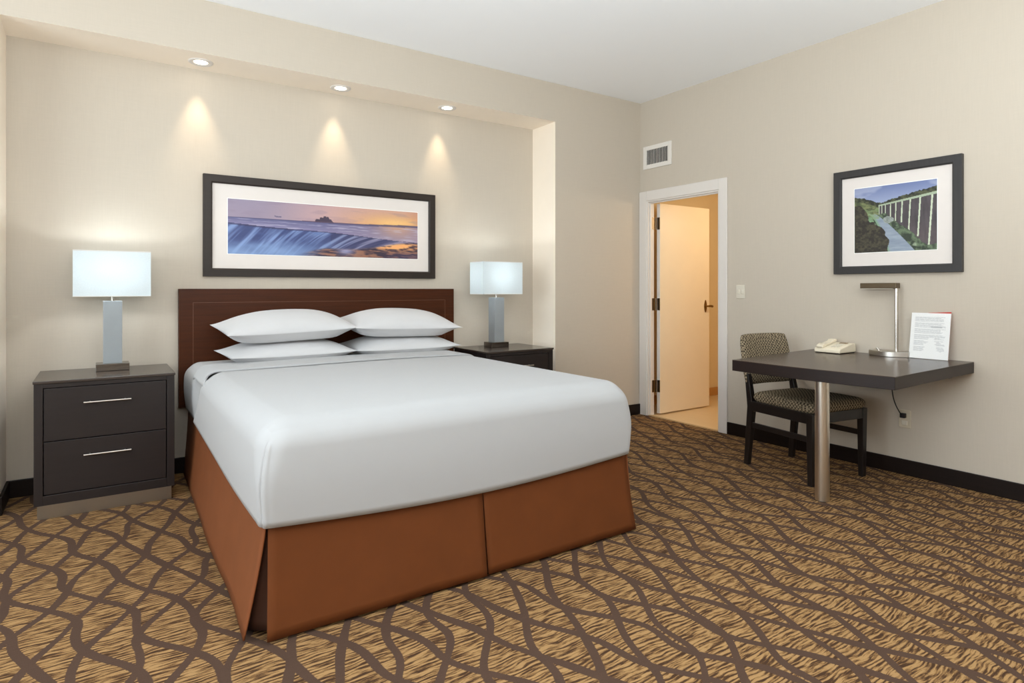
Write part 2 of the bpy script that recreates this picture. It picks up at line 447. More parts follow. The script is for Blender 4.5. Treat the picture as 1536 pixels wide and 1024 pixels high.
for i, (x, y, w_) in enumerate(SP):
    if i == 0: d0.location = (x, y, NZ); d0['label'] = LB[0]
    else: dup(d0, (x, y, NZ), 0, LB[i])
    L = bpy.data.lights.new('niche_spot', 'SPOT'); L.energy = 19; L.spot_size = math.radians(47); L.spot_blend = 1
    L.color = (1, .80, .55); L.shadow_soft_size = .02
    lo = bpy.data.objects.new('niche_spot', L); C.objects.link(lo); lo.location = (x, y+.068, NZ-.012)
    lo.rotation_euler = (math.radians(6), 0, 0)

# ------------------------------------------------------------------ procedural pictures
def hsh(i, j, s=0):
    n = (i*374761393+j*668265263+s*982451653) & 0xffffffff
    n = ((n ^ (n >> 13))*1274126177) & 0xffffffff
    return ((n ^ (n >> 16)) & 0xffff)/65535
def vn(x, y, s=0):
    i, j = math.floor(x), math.floor(y); fx, fy = x-i, y-j
    fx = fx*fx*(3-2*fx); fy = fy*fy*(3-2*fy)
    a = hsh(i, j, s)*(1-fx)+hsh(i+1, j, s)*fx; b = hsh(i, j+1, s)*(1-fx)+hsh(i+1, j+1, s)*fx
    return a*(1-fy)+b*fy
def fbm(x, y, s=0, o=3):
    t = 0; a = .5
    for k in range(o): t += a*vn(x, y, s+k); x *= 2; y *= 2; a *= .5
    return t/(1-.5**o)
def mx(a, b, t):
    t = max(0, min(1, t)); return tuple(p+(q-p)*t for p, q in zip(a, b))
def ss(a, b, x):
    t = max(0, min(1, (x-a)/(b-a))); return t*t*(3-2*t)

def seascape(u, v):            # u 0..1 left-right, v 0..1 top-bottom
    sun = math.exp(-((u-.865)**2/.018+(v-.27)**2/.012))
    hor = .325-.03*ss(.6, 1, u)
    if v < hor:
        c = mx((150, 138, 160), (196, 160, 160), ss(.1, .55, u)+.3*v)
        c = mx(c, (226, 166, 112), ss(.4, .85, u)*(.35+1.2*v/hor*.6))
        c = mx(c, (200, 140, 110), ss(.9, 1, u)*.5)
        c = mx(c, (250, 204, 130), sun*.8)
        c = mx(c, (140, 122, 142), .25*ss(.55, .75, fbm(u*9, v*14, 3)))
        if abs(v-.26-.02*math.sin(u*60)) < .012 and .215 < u < .25: c = (110, 100, 128)
    else:
        crest = .43+.22*u**1.1+.012*math.sin(u*9)
        low = .80+.16*(1-ss(.3, .5, u))+.015*math.sin(u*14)-.17*ss(.66, .98, u)
        if v < crest:
            t = (v-hor)/(crest-hor)
            c = mx((92, 92, 134), (130, 124, 160), t)
            c = mx(c, (176, 150, 160), ss(.4, 1, u)*.7)
            c = mx(c, (236, 170, 110), math.exp(-((u-.87)**2/.01))*.7*(1-t))
            c = mx(c, (190, 184, 206), .6*ss(.45, .8, fbm(u*16, v*70, 5))*ss(0, .3, t))
            if t < .12: c = mx(c, (70, 68, 104), .7)
        else:
            # falling wave, streaks lean and fan to the right
            t = (v-crest)/max(.05, (low-crest))
            su = u+(v-crest)*(.22+.9*u*u)
            st = fbm(su*34, v*2.2, 9, 3); st2 = fbm(su*90, v*3, 12, 2)
            k = ss(.38, .72, .65*st+.35*st2)
            c = mx((48, 58, 106), (138, 160, 206), k)
            c = mx(c, (74, 66, 94), ss(.3, .75, u)*.45)
            c = mx(c, (200, 176, 190), ss(.45, .9, u)*k*.6)
            mist = ss(.35, 1.1, t+.5*(fbm(u*8, v*6, 20)-.5))*(1-ss(.28, .55, u))
            c = mx(c, (148, 178, 220), mist*.85)
            if u < .5: c = mx(c, (84, 110, 168), ss(.7, 1, fbm(u*7, v*9, 31))*.6+.2)
            if t < .06: c = mx(c, (52, 48, 86), .7)
        if v > low and u > .30:
            w = ss(.30, .5, u)
            r = fbm(u*22+v*5, v*34-u*7, 40, 4)
            g = mx((52, 40, 58), (150, 104, 84), ss(.35, .7, r))
            gl = math.exp(-((u-.84)**2/.02+(v-.72-.1*(u-.8))**2/.008))
            g = mx(g, (250, 178, 112), min(1, gl*1.5)*ss(.35, .6, r)+gl*.25)
            g = mx(g, (160, 166, 210), .8*math.exp(-((u-.58)**2/.002+(v-.88)**2/.006)))
            g = mx(g, (74, 66, 104), ss(.8, 1, v)*ss(.7, .95, u)*.5)
            c = mx(c, g, w*ss(0, .06, v-low))
    # rocky islet silhouette on the horizon
    sil = 0
    for cx_, w_, h_ in ((.43, .014, .05), (.45, .012, .085), (.468, .012, .115), (.482, .012, .10), (.496, .011, .06), (.47, .045, .035)):
        sil = max(sil, h_*max(0, 1-((u-cx_)/w_)**4 if abs(u-cx_) < w_ else 0))
    if hor-sil-.003 < v < hor+.006 and sil > 0: c = (66, 52, 74)
    if abs(v-hor) < .007 and u > .35: c = mx(c, (92, 70, 92), .6)
    return c

def viaduct(u, v):
    ridge = .115+.125*ss(.0, .38, u)-.15*max(0, (u-.38)/.62)+.022*(vn(u*46, 0, 3)-.5)+(.02 if u < .38 else 0)
    c = mx((110, 124, 168), (166, 176, 204), v*3.2)
    c = mx(c, (186, 190, 210), .5*ss(.5, .7, fbm(u*4, v*9, 2)))
    deckL = lambda x: .29-.115*(x-.31)/.69       # deck line rising to the right
    if v > ridge:
        r = fbm(u*30, v*30, 6, 3)
        c = mx((40, 44, 34), (84, 88, 62), ss(.3, .7, r))
        if v > ridge+.07: c = mx((70, 80, 52), (122, 128, 86), ss(.3, .7, fbm(u*18, v*26, 8, 3)))
    if u > .31 and v > deckL(u)-.004:
        d = deckL(u)
        if v < d+.022*(.5+u): c = (168, 182, 156)
        else:
            c = mx((60, 54, 58), (92, 84, 88), fbm(u*40, v*5, 11, 3))
            c = mx(c, (112, 96, 98), ss(.5, .8, v)*.6*fbm(u*30, v*12, 13))
            # white piers widening toward the viewer
            for k, (pu, w_, bot) in enumerate(((.32, .004, .44), (.355, .005, .47), (.40, .005, .50), (.465, .006, .54), (.53, .006, .55), (.605, .008, .58), (.70, .008, .72), (.815, .009, .80), (.95, .010, .97))):
                lean = -.035*max(0, (v-.2))*(k/8)*1.6
                if abs(u-pu-lean) < w_ and v < bot: c = (206, 216, 190)
    # valley floor
    gl = .43+.50*ss(.33, .98, u)-.02*math.sin(u*20)
    edge = gl+.02*(vn(u*30, v*30, 5)-.5)
    if v > edge and u > .12:
        r = fbm(u*26, v*26, 15, 3); c = mx((50, 62, 48), (104, 122, 94), ss(.3, .75, r))
        c = mx(c, (176, 190, 160), ss(.68, .8, fbm(u*12, v*12, 18))*.7)
    # pale track
    tl = .18+.24*max(0, (v-.42)/.56)**.6; tr = .27+.46*max(0, (v-.42)/.55)**.85
    if v > .415+.01*math.sin(u*60) and tl < u < tr:
        c = mx((126, 140, 158), (162, 172, 186), fbm(u*9, v*40, 22)); c = mx(c, (128, 160, 128), 1-ss(0, .05, u-tl))
    if .34+.02*math.sin(u*40) < v < .50 and .10 < u < .32: c = mx(c, (136, 158, 110), .6*ss(.4, .6, fbm(u*20, v*30, 25)))
    if ((u-.19)/.07)**2+((v-.58)/.12)**2 < 1+.6*(fbm(u*18, v*18, 44)-.5): c = mx((96, 128, 92), (150, 180, 140), fbm(u*30, v*30, 45))
    if ((u-.43)/.07)**2+((v-.52)/.05)**2 < 1+.8*(fbm(u*24, v*24, 47)-.5) and v > .40+.5*(u-.3): c = mx((110, 120, 112), (206, 210, 206), fbm(u*40, v*40, 46))
    # dark bushes on the left
    b1 = ((u-.04)/.15)**2+((v-.56)/.29)**2 < 1+.4*(fbm(u*14, v*14, 30)-.5)
    b2 = ((u-.20)/.24)**2+((v-.95)/.42)**2 < 1+.5*(fbm(u*12, v*12, 33)-.5)
    if b1 or b2 or (u < .1 and v > .4):
        r = fbm(u*34, v*34, 36, 3); c = mx((42, 38, 32), (78, 74, 56), ss(.25, .8, r))
    return c

def picture(name, label, loc, rz, W, Hh, fw, wo, ho, res, fn, matf, dz=0):
    """local x = right, local y into the wall, z up, facing -y"""
    t = thing(name, label, 'picture', loc, rz)
    a, b = W/2, Hh/2
    bm = BM()
    out = [(-a, -b), (a, -b), (a, b), (-a, b)]; inn = [(-a+fw, -b+fw), (a-fw, -b+fw), (a-fw, b-fw), (-a+fw, b-fw)]
    mid = [(-a+fw*.86, -b+fw*.86), (a-fw*.86, -b+fw*.86), (a-fw*.86, b-fw*.86), (-a+fw*.86, b-fw*.86)]
    rings = []
    for poly, y in ((out, 0), (out, -.030), (mid, -.030), (inn, -.022), (inn, -.006)):
        rings.append([bm.verts.new((x, y, z)) for x, z in poly])
    for i in range(4):
        for k in range(4): bm.faces.new((rings[i][k], rings[i][(k+1) % 4], rings[i+1][(k+1) % 4], rings[i+1][k]))
    obj('frame', bm, matf, t, bevel=.0015)
    bm = BM(); box(bm, -a+fw*.7, a-fw*.7, -.012, -.008, -b+fw*.7, b-fw*.7); obj('mat', bm, M['mat'], t)
    p, q = wo/2, ho/2
    bm = BM(); box(bm, -p-.004, p+.004, -.0130, -.0118, -q-.004+dz, q+.004+dz); obj('mat_bevel', bm, M['bevelcut'], t)
    nx, nz = res; bm = BM()
    us, vs = lins(0, 1, nx), lins(0, 1, nz)
    grid(bm, us, vs, lambda u, v: Vector((-p+u*wo, -.0136, q-v*ho+dz)))
    o = obj('print', bm, M['art'], t, fixn=False)
    ca = o.data.color_attributes.new('Col', 'FLOAT_COLOR', 'POINT')
    buf = []
    for u in us:
        for v in vs:
            c = [max(0, min(255, k)) for k in fn(u, v)]
            l = lin(*c); buf += list(l)
    ca.data.foreach_set('color', buf)
    return t
picture('framed_picture', 'wide dark-framed seascape print with blue wave and sunset, above the headboard', (1.437, NY-.001, 1.6235), 0,
        1.708, .682, .056, 1.405, .374, (420, 112), seascape, M['frame1'], .002)
picture('framed_picture', 'smaller framed print of a tall white-pillared viaduct and a track, above the desk', (RX-.001, 1.927, 1.658), -PI/2,
        .775, .712, .053, .50, .438, (230, 200), viaduct, M['frame2'], .006)

# ------------------------------------------------------------------ headboard
hb = thing('headboard', 'dark mahogany panel headboard mounted on the niche wall behind the bed', 'headboard', (1.445, NY, 0))
bm = BM(); box(bm, -1.007, 1.007, -.050, 0, .43, 1.2)
obj('panel', bm, M['headboard'], hb, bevel=.003)
bm = BM()
# routed groove lines represented by slim recessed-look beads
g = -.0512
for a in ((-.925, .925, 1.108, 1.1105), (-.925, -.9225, .43, 1.1105), (.9225, .925, .43, 1.1105)):
    box(bm, a[0], a[1], g, -.0498, a[2], a[3])
obj('groove', bm, paint('groove_highlight', (104, 66, 44), .3), hb)
bm = BM(); box(bm, -.9, .9, -.03, -.0005, .12, .44); obj('wall_bracket', bm, M['headboard'], hb)

# ------------------------------------------------------------------ bed
BX0, BX1, BYF, BYH = .463, 2.185, 2.185, 4.478
ZT = .732
bed = thing('bed', 'king bed base with mattress and rust-brown pleated bed skirt', 'bed', (1.32, 3.3, 0))
off = Vector((1.32, 3.3, 0))
def rbox(bm, x0, x1, y0, y1, z0, z1, rt=.10, rv0=.05, hem=None, crown=0.0, groove=False, head_open=True, step=.025, rz=.09):
    def conv(x, y, z):
        tt = max(0, min(1, (z-z0)/(z1-z0)))
        r = rv0+(rt-rv0)*ss(.35, 1, tt)
        qx = min(max(x, x0+r), x1-r); qy = max(y, y0+r); qz = min(z, z1-rz)
        d = Vector(((x-qx)/r, (y-qy)/r, (z-qz)/rz))
        if d.length > 1e-6:
            m = max(abs(d.x), abs(d.y), abs(d.z)); d = d.normalized()*m
        nx_, ny_, nz_ = qx+d.x*r, qy+d.y*r, qz+d.z*rz
        cu = (nx_-(x0+x1)/2)/((x1-x0)/2)
        if nz_ > z1-rz: nz_ += crown*(1-cu*cu)
        # side belly
        s = math.sin(PI*tt)*.012
        nx_ += d.x*s; ny_ += d.y*s
        if groove:
            sp = (x-x0) if y <= y0+1e-6 else -(y-y0)     # distance along the perimeter from the corner
            if x <= x0+1e-6 or y <= y0+1e-6:
                gx = -.020+.026*tt*tt+.012*(1-tt)
                k = math.exp(-((sp-gx)/.0034)**2)*ss(.01, .06, tt)*(1-ss(.74, .84, tt))
                nx_ += .017*k; ny_ += .017*k
                k2 = .005*math.exp(-((sp-gx-.016)/.010)**2)*(1-ss(.76, .86, tt)); ny_ -= k2; nx_ -= k2*.5
        if hem:
            hz_ = hem(nx_, ny_); nz_ = hz_+(nz_-z0)*(z1-hz_)/(z1-z0)
        return Vector((nx_, ny_, nz_))-off
    def axis(a, b, dense):
        n = max(2, round((b-a)/step)); L = set(round(v, 5) for v in lins(a, b, n))
        for k in range(56):
            L.add(round(a+k*.002, 5))
            if dense and k % 3 == 0: L.add(round(b-k*.002, 5))
        return sorted(L)
    xs, ys, zs = axis(x0, x1, True), axis(y0, y1, False), axis(z0, z1, False)
    zs = sorted(set(lins(z0, z1, 16)+[z1-.01*k for k in range(10)]))
    grid(bm, xs, ys, lambda x, y: conv(x, y, z1))
    grid(bm, xs, zs, lambda x, z: conv(x, y0, z))
    grid(bm, ys, zs, lambda y, z: conv(x0, y, z))
    grid(bm, ys, zs, lambda y, z: conv(x1, y, z))
    bmesh.ops.remove_doubles(bm, verts=bm.verts[:], dist=1e-5)

bm = BM(); box(bm, BX0+.04-off.x, BX1-.04-off.x, BYF+.04-off.y, BYH-.005-off.y, .39, ZT-.03)
obj('mattress', bm, M['mattress'], bed, bevel=.04, seg=4, smooth='auto')
bm = BM(); box(bm, BX0+.05-off.x, BX1-.05-off.x, BYF+.05-off.y, BYH-.02-off.y, .10, .388)
obj('box_spring', bm, M['mattress'], bed, bevel=.01)
for sx in (-1, 1):
    for yy in (-.95, 1.0):
        bm = BM(); taper(bm, (sx*.7, yy, .0), (sx*.7, yy, .1), (.025, .025), (.035, .035)); obj('foot', bm, M['dark'], bed)

def hem(x, y):
    f = .392-.038*math.sin(PI*max(0, min(1, (x-BX0)/(BX1-BX0)))) if y < BYF+.06 else None
    side = .395+.055*max(0, (y-BYF)/2.2)**1.3-.012*math.sin((y-BYF)*3)
    if f is None: return side
    return f
# sheet (turned-back band near the pillows) and duvet
bm = BM(); rbox(bm, BX0+.016, BX1-.012, 3.30, BYH-.008, .43, ZT-.012, .085, .05, None, .004, head_open=True)
for vtx in bm.verts: pass
sh = obj('sheet', bm, M['cotton'], smooth=True, solid=.004)
sh.location = off; tag(sh, 'white turned-down sheet band across the bed just below the pillows', 'sheet')
def duvet_back(x):       # y of the folded edge
    u = (x-BX0)/(BX1-BX0)
    return 3.70-.10*ss(.10, 0, u)+.02*math.sin(u*5)
bm = BM()
rbox(bm, BX0, BX1, BYF, 3.70, .39, ZT+.006, .10, .035, hem, .006, True)
for vtx in bm.verts:    # bend the folded edge
    w = vtx.co+off
    k = ss(3.0, 3.70, w.y)
    u = (w.x-BX0)/(BX1-BX0)
    vtx.co.y += k*(-.12*(1-ss(0, .10, u))*1.0 + .03*ss(.85, 1, u)+.012*math.sin(u*7))
    drop = max(0, (ZT-w.z)/.34)
    vtx.co.y += k*.42*drop*(1 if u < .5 else .3)*ss(0, 1, drop)
du = obj('duvet', bm, M['cotton'], smooth=True, solid=.014)
du.location = off; tag(du, 'smooth white duvet covering the bed with a pleated foot corner', 'duvet')

# cuff of the sheet turned back over the duvet
bm = BM()
R0 = .10; prof = []
for i in range(13):
    a = math.radians(62)*(1-i/12); prof.append((BX0-.001+R0-(R0+.0135)*math.sin(a), ZT+.006+.0135-(R0+.0135)*(1-math.cos(a))))
for i in range(1, 40): prof.append((BX0+R0+(BX1-BX0-2*R0)*i/40, ZT+.0195+.006*(1-(2*i/40-1)**2)))
for i in range(13):
    a = math.radians(62)*(i/12); prof.append((BX1-R0+(R0+.0135)*math.sin(a), ZT+.006+.0135-(R0+.0135)*(1-math.cos(a))))
def cuff(i, v):
    x, z = prof[i]; drop = max(0, ZT-z)
    yf = 3.655+.012*math.sin(i*.21)-(3.6 if i < 20 else 1.2)*drop
    yb = 4.03-(1.5 if i < 20 else .6)*drop
    return Vector((x, yf+(yb-yf)*v, z-.014*ss(.9, 1, v)))-off
grid(bm, range(len(prof)), lins(0, 1, 14), cuff)
obj('turned_cuff', bm, M['cotton'], sh, smooth=True, solid=.010)

# bed skirt panels: top edge path -> bottom edge path
def skirt(name, pts_top, pts_bot, mat, z_top, z_bot=.012, amp=.006, seed=0, pn=26):
    """pts_* are functions s->(x,y); z_top function s->z"""
    bm = BM()
    def f(s, t):
        a, b = pts_top(s), pts_bot(s); zt = z_top(s)
        k = t**1.25
        x = a[0]+(b[0]-a[0])*k; y = a[1]+(b[1]-a[1])*k
        w = (fbm(s*7+seed, t*1.2, seed, 2)-.5)*2*amp*t
        dx, dy = b[0]-a[0], b[1]-a[1]; L = math.hypot(dx, dy) or 1
        return Vector((x+dx/L*w, y+dy/L*w, zt+(z_bot-zt)*t))-off
    grid(bm, lins(0, 1, pn), lins(0, 1, 12), f)
    return obj(name, bm, mat, bed, smooth=True, solid=.005)
lerp = lambda a, b, s: (a[0]+(b[0]-a[0])*s, a[1]+(b[1]-a[1])*s)
foot_z = lambda s: .43
FYT, FYB = BYF+.022, BYF-.020
xm = 1.338
skirt('skirt_panel', lambda s: lerp((BX0+.022, FYT), (xm, FYT), s), lambda s: lerp((.474, FYB+.004), (xm+.002, FYB), s), M['skirt'], foot_z, seed=2)
skirt('skirt_panel', lambda s: lerp((xm+.004, FYT), (BX1-.02, FYT), s), lambda s: lerp((xm+.014, FYB+.003), (2.212, FYB+.012), s), M['skirt'], foot_z, seed=5)
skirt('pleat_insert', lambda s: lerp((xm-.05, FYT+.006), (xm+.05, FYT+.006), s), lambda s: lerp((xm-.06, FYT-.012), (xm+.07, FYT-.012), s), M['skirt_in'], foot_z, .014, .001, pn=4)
skirt('skirt_panel', lambda s: lerp((BX0+.02, BYF+.012), (BX0+.032, BYH-.03), s), lambda s: (.412+.055*s+.008*math.sin(s*9)*(1-s), 2.222+(BYH-2.25)*s), M['skirt_lit'], lambda s: .46+.02*s, seed=9, pn=50)
skirt('skirt_panel', lambda s: lerp((BX1-.02, BYF+.012), (BX1-.03, BYH-.03), s), lambda s: (2.235-.03*s+.008*math.sin(s*9)*(1-s), 2.215+(BYH-2.25)*s), M['skirt_lit'], lambda s: .46, seed=12, pn=50)
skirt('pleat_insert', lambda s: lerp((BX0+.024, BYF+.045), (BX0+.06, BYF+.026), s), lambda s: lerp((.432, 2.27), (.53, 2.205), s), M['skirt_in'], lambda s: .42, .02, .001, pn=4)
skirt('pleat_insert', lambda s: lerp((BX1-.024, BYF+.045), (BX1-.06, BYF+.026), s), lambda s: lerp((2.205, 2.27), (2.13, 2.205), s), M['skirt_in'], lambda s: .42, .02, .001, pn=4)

# ------------------------------------------------------------------ pillows
def pillow_mesh(W, D, T, seed=0):
    bm = BM(); N, K = 48, 34
    def shape(u, v, top):
        ax, ay = abs(u), abs(v)
        px = W/2*u*(1-.055*(1-ay**2.2)*ax**3)
        py = D/2*v*(1-.075*(1-ax**2.2)*ay**3)
        pr = max(0, (1-ax**2.4))**.62*max(0, (1-ay**2.2))**.62
        wr = 1+.05*(fbm(u*2.4+seed, v*2.4, seed, 2)-.5)
        if top: z = T*.64*pr*wr
        else: z = -T*.36*max(0, 1-ax**5)**.5*max(0, 1-ay**5)**.5*min(1, pr*1.8)
        z += .012*(ax*ay)**3
        return Vector((px, py, z))
    nl = lambda n: [math.sin(PI/2*(2*i/n-1)) for i in range(n+1)]
    us, vs = nl(N), nl(K)
    grid(bm, us, vs, lambda u, v: shape(u, v, True)); grid(bm, us, vs, lambda u, v: shape(u, v, False))
    bmesh.ops.remove_doubles(bm, verts=bm.verts[:], dist=1e-5)
    return bm
PL = [('plump white pillow on the left, on top of its stack', .82, .50, .185, (1.028, 4.165, .945), (5, -1.5, 3), 1),
      ('plump white pillow on the right, on top of its stack', .795, .50, .185, (1.812, 4.150, .941), (5, 1.5, -1.5), 2),
      ('flatter white pillow at the bottom of the left stack', .785, .50, .150, (1.034, 4.165, .784), (1, 0, 3), 3),
      ('flatter white pillow at the bottom of the right stack', .78, .50, .150, (1.818, 4.160, .784), (1, 0, -1), 4)]
for lb, w_, d_, t_, loc, rot, sd in PL:
    o = obj('pillow', pillow_mesh(w_, d_, t_, sd), M['pillow'], smooth=True)
    o.location = loc; o.rotation_euler = [math.radians(a) for a in rot]; tag(o, lb, 'pillow', 'bed pillows')

# ------------------------------------------------------------------ nightstands
def nightstand(loc, label):
    t = thing('nightstand', label, 'nightstand', loc, group='nightstands')
    W, D, Z = .64, .505, .72      # origin at centre front-bottom: y 0..D
    bm = BM(); box(bm, -W/2-.004, W/2+.004, -.008, D, Z-.014, Z); obj('top', bm, M['esp_top'], t, bevel=.002)
    bm = BM()
    box(bm, -W/2, -W/2+.038, 0, D-.003, .072, Z-.0145); box(bm, W/2-.038, W/2, 0, D-.003, .072, Z-.0145)
    box(bm, -W/2+.038, W/2-.038, 0, D-.003, Z-.038, Z-.0145); box(bm, -W/2+.038, W/2-.038, 0, D-.003, .072, .122)
    box(bm, -W/2+.038, W/2-.038, .03, D-.003, .122, Z-.038)
    obj('cabinet_body', bm, M['esp'], t, bevel=.0015)
    bm = BM(); box(bm, -W/2+.014, W/2-.014, .006, D-.02, 0, .0715); obj('plinth', bm, M['plinth'], t, bevel=.002)
    for z0, z1 in ((.126, .3985), (.4035, .678)):
        bm = BM(); box(bm, -W/2+.042, W/2-.042, .0035, .0295, z0, z1); d = obj('drawer', bm, M['esp'], t, bevel=.0015)
        hz_ = z1-.083
        bm = BM(); tube(bm, [(-.108, -.026, hz_), (.108, -.026, hz_)], .0048, 12)
        for a in (-.08, .08): tube(bm, [(a, -.026, hz_), (a, .004, hz_)], .0035, 8)
        obj('handle', bm, M['nickel'], d, smooth='auto')
    return t
n0 = nightstand((.05, 4.005, 0), 'dark espresso two-drawer nightstand standing left of the bed')
n1 = dup(n0, (2.765, 3.965, 0), 0, 'dark espresso nightstand right of the bed, mostly hidden behind the duvet')

# ------------------------------------------------------------------ bedside lamps
def lamp(loc, label):
    t = thing('table_lamp', label, 'lamp', loc, group='bedside table lamps')
    bm = BM(); box(bm, -.083, .083, -.062, .062, 0, .042); obj('base', bm, M['lampbase'], t, bevel=.002)
    bm = BM(); box(bm, -.047, .047, -.047, .047, .0425, .408); obj('column', bm, M['lampcol'], t, bevel=.002)
    bm = BM(); tube(bm, [(0, 0, .408), (0, 0, .49)], .008, 12); tube(bm, [(0, 0, .47), (0, 0, .505)], .014, 12); obj('stem', bm, M['nickel'], t, smooth='auto')
    bm = BM(); tube(bm, [(0, 0, .505), (0, 0, .515), (0, 0, .532), (0, 0, .545), (0, 0, .551)], [.010, .016, .021, .016, .004], 16); obj('bulb', bm, M['bulb'], t, smooth=True)
    bm = BM(); W, D, z0, z1 = .189, .105, .436, .700
    for a in ((-W, -D, W, -D), (W, -D, W, D), (W, D, -W, D), (-W, D, -W, -D)):
        vs = [bm.verts.new(p) for p in ((a[0], a[1], z0), (a[2], a[3], z0), (a[2], a[3], z1), (a[0], a[1], z1))]; bm.faces.new(vs)
    bmesh.ops.remove_doubles(bm, verts=bm.verts[:], dist=1e-5)
    sd = obj('lamp_shade', bm, M['shade'], t, solid=.002)
    bm = BM()
    tube(bm, [(-W, 0, .52), (W, 0, .52)], .002, 6)
    obj('shade_frame', bm, M['white_trim'], sd, smooth='auto')
    for zz in (z0, z1-.003):
        bm = BM(); tube(bm, [(-W, -D, zz), (W, -D, zz), (W, D, zz), (-W, D, zz), (-W, -D, zz)], .0022, 6)
        obj('shade_rim', bm, M['white_trim'], sd, smooth='auto')
    return t
l0 = lamp((.078, 4.345, .7205), 'lit bedside lamp with white box shade on the left nightstand')
l1 = dup(l0, (2.735, 4.275, .7205), 0, 'lit bedside lamp with white box shade on the right nightstand')
for x, y in ((.078, 4.345), (2.735, 4.275)):
    L = bpy.data.lights.new('bedside_bulb', 'POINT'); L.energy = 4.0; L.color = (.88, .96, 1); L.shadow_soft_size = .03
    lo = bpy.data.objects.new('bedside_bulb', L); C.objects.link(lo); lo.location = (x, y, .72+.595)

# ------------------------------------------------------------------ desk
dk = thing('desk', 'wall-mounted dark desk with a bowed front edge on one steel column', 'desk', (3.41, 1.9, 0))
do = Vector((3.41, 1.9, 0)); ZD = .765
poly = [(4.327, 1.487), (3.262, 1.45)]
for i in range(1, 20):
    s = i/20; poly.append((3.262-.035*s-.030*math.sin(PI*s), 1.45+.915*s))
poly += [(3.227, 2.362), (4.327, 2.462)]
poly = [(x-do.x, y-do.y) for x, y in poly]
bm = BM(); prism(bm, poly, ZD-.066, ZD-.003); obj('desk_slab', bm, M['desk_edge'], dk, bevel=.002)
bm = BM(); prism(bm, poly, ZD-.003, ZD); obj('desk_surface', bm, M['desk_top'], dk)
bm = BM(); lathe(bm, [(.038, .004), (.038, ZD-.067)], 40); obj('column_leg', bm, M['steel'], dk, smooth='auto')
bm = BM(); lathe(bm, [(.033, 0), (.033, .0038)], 32); obj('foot_pad', bm, M['dark'], dk, smooth='auto')
bm = BM(); box(bm, 4.28-do.x, 4.327-do.x, 1.6-do.y, 2.4-do.y, ZD-.11, ZD-.0665); obj('wall_cleat', bm, M['desk_edge'], dk)

# ------------------------------------------------------------------ desk chair
ch = thing('desk_chair', 'black wooden chair with houndstooth seat and back, pushed under the desk', 'chair', (3.868, 2.285, 0), math.radians(-8.5))
# local: +y is the back
def legbm(x, y, back):
    bm = BM()
    if back: 
        taper(bm, (x, y+.035, 0), (x, y-.005, .40), (.016, .018), (.019, .024))
        taper(bm, (x, y-.005, .40), (x*.97, y+.035, .62), (.019, .024), (.016, .016))
        bmesh.ops.remove_doubles(bm, verts=bm.verts[:], dist=1e-4)
    else: taper(bm, (x, y, 0), (x, y, .44), (.016, .016), (.022, .022))
    return bm
for sx in (-1, 1):
    obj('leg', legbm(sx*.235, -.25, False), M['chair_wood'], ch, bevel=.003)
    obj('leg', legbm(sx*.215, .235, True), M['chair_wood'], ch, bevel=.003)
bm = BM()
box(bm, -.232, .232, -.268, -.248, .375, .440); box(bm, -.21, .21, .225, .245, .375, .440)
for sx in (-1, 1):
    m = Matrix.Translation((sx*.232, 0, 0)) @ Matrix.Rotation(sx*.04, 4, 'Z'); box(bm, -.010, .010, -.255, .245, .375, .440, m)
obj('seat_rail', bm, M['chair_wood'], ch, bevel=.003)
for sx in (-1, 1):
    bm = BM(); m = Matrix.Translation((sx*.226, 0, 0)) @ Matrix.Rotation(sx*.04, 4, 'Z'); box(bm, -.008, .008, -.25, .24, .262, .296, m)
    obj('stretcher', bm, M['chair_wood'], ch, bevel=.002)
def cushion(w0, w1, y0, y1, z0, z1, crown):
    bm = BM(); 
    def f(u, v, top):
        uu, vv = math.copysign(abs(u)**1.0, u), v
        w = w0+(w1-w0)*(v+1)/2
        # superellipse outline
        x = w*u*(1-.04*abs(v)**8); y = (y0+y1)/2+(y1-y0)/2*v*(1-.04*abs(u)**8)
        e = max(0, 1-abs(u)**16)**.4*max(0, 1-abs(v)**16)**.4
        zm = z0+(z1-z0)*.5
        if top: z = zm+(z1-zm)*e+crown*(1-u*u)*(1-v*v)
        else: z = zm-(zm-z0)*e
        return Vector((x, y, z))
    nl = lambda n: [math.sin(PI/2*(2*i/n-1)) for i in range(n+1)]
    grid(bm, nl(24), nl(24), lambda u, v: f(u, v, True)); grid(bm, nl(24), nl(24), lambda u, v: f(u, v, False))
    bmesh.ops.remove_doubles(bm, verts=bm.verts[:], dist=1e-5); return bm
obj('seat', cushion(.256, .225, -.278, .225, .432, .506, .016), M['fabric'], ch, smooth=True)
# upholstered back, slightly curved and raked
bm = BM()
def backf(u, v, front):
    w = .236-.014*(v*.5+.5)**2
    e = max(0, 1-abs(u)**7)**.5*max(0, 1-abs(v)**7)**.5
    x = w*u*(1-.05*abs(v)**6); z = .712+.172*v*(1-.05*abs(u)**6)
    yc = .275+(z-.6)*.20-.030*(1-u*u)*-1
    return Vector((x, yc+(-.030 if front else .022)*e, z))
nl = lambda n: [math.sin(PI/2*(2*i/n-1)) for i in range(n+1)]
grid(bm, nl(24), nl(20), lambda u, v: backf(u, v, True)); grid(bm, nl(24), nl(20), lambda u, v: backf(u, v, False))
bmesh.ops.remove_doubles(bm, verts=bm.verts[:], dist=1e-5)
obj('backrest', bm, M['fabric'], ch, smooth=True)

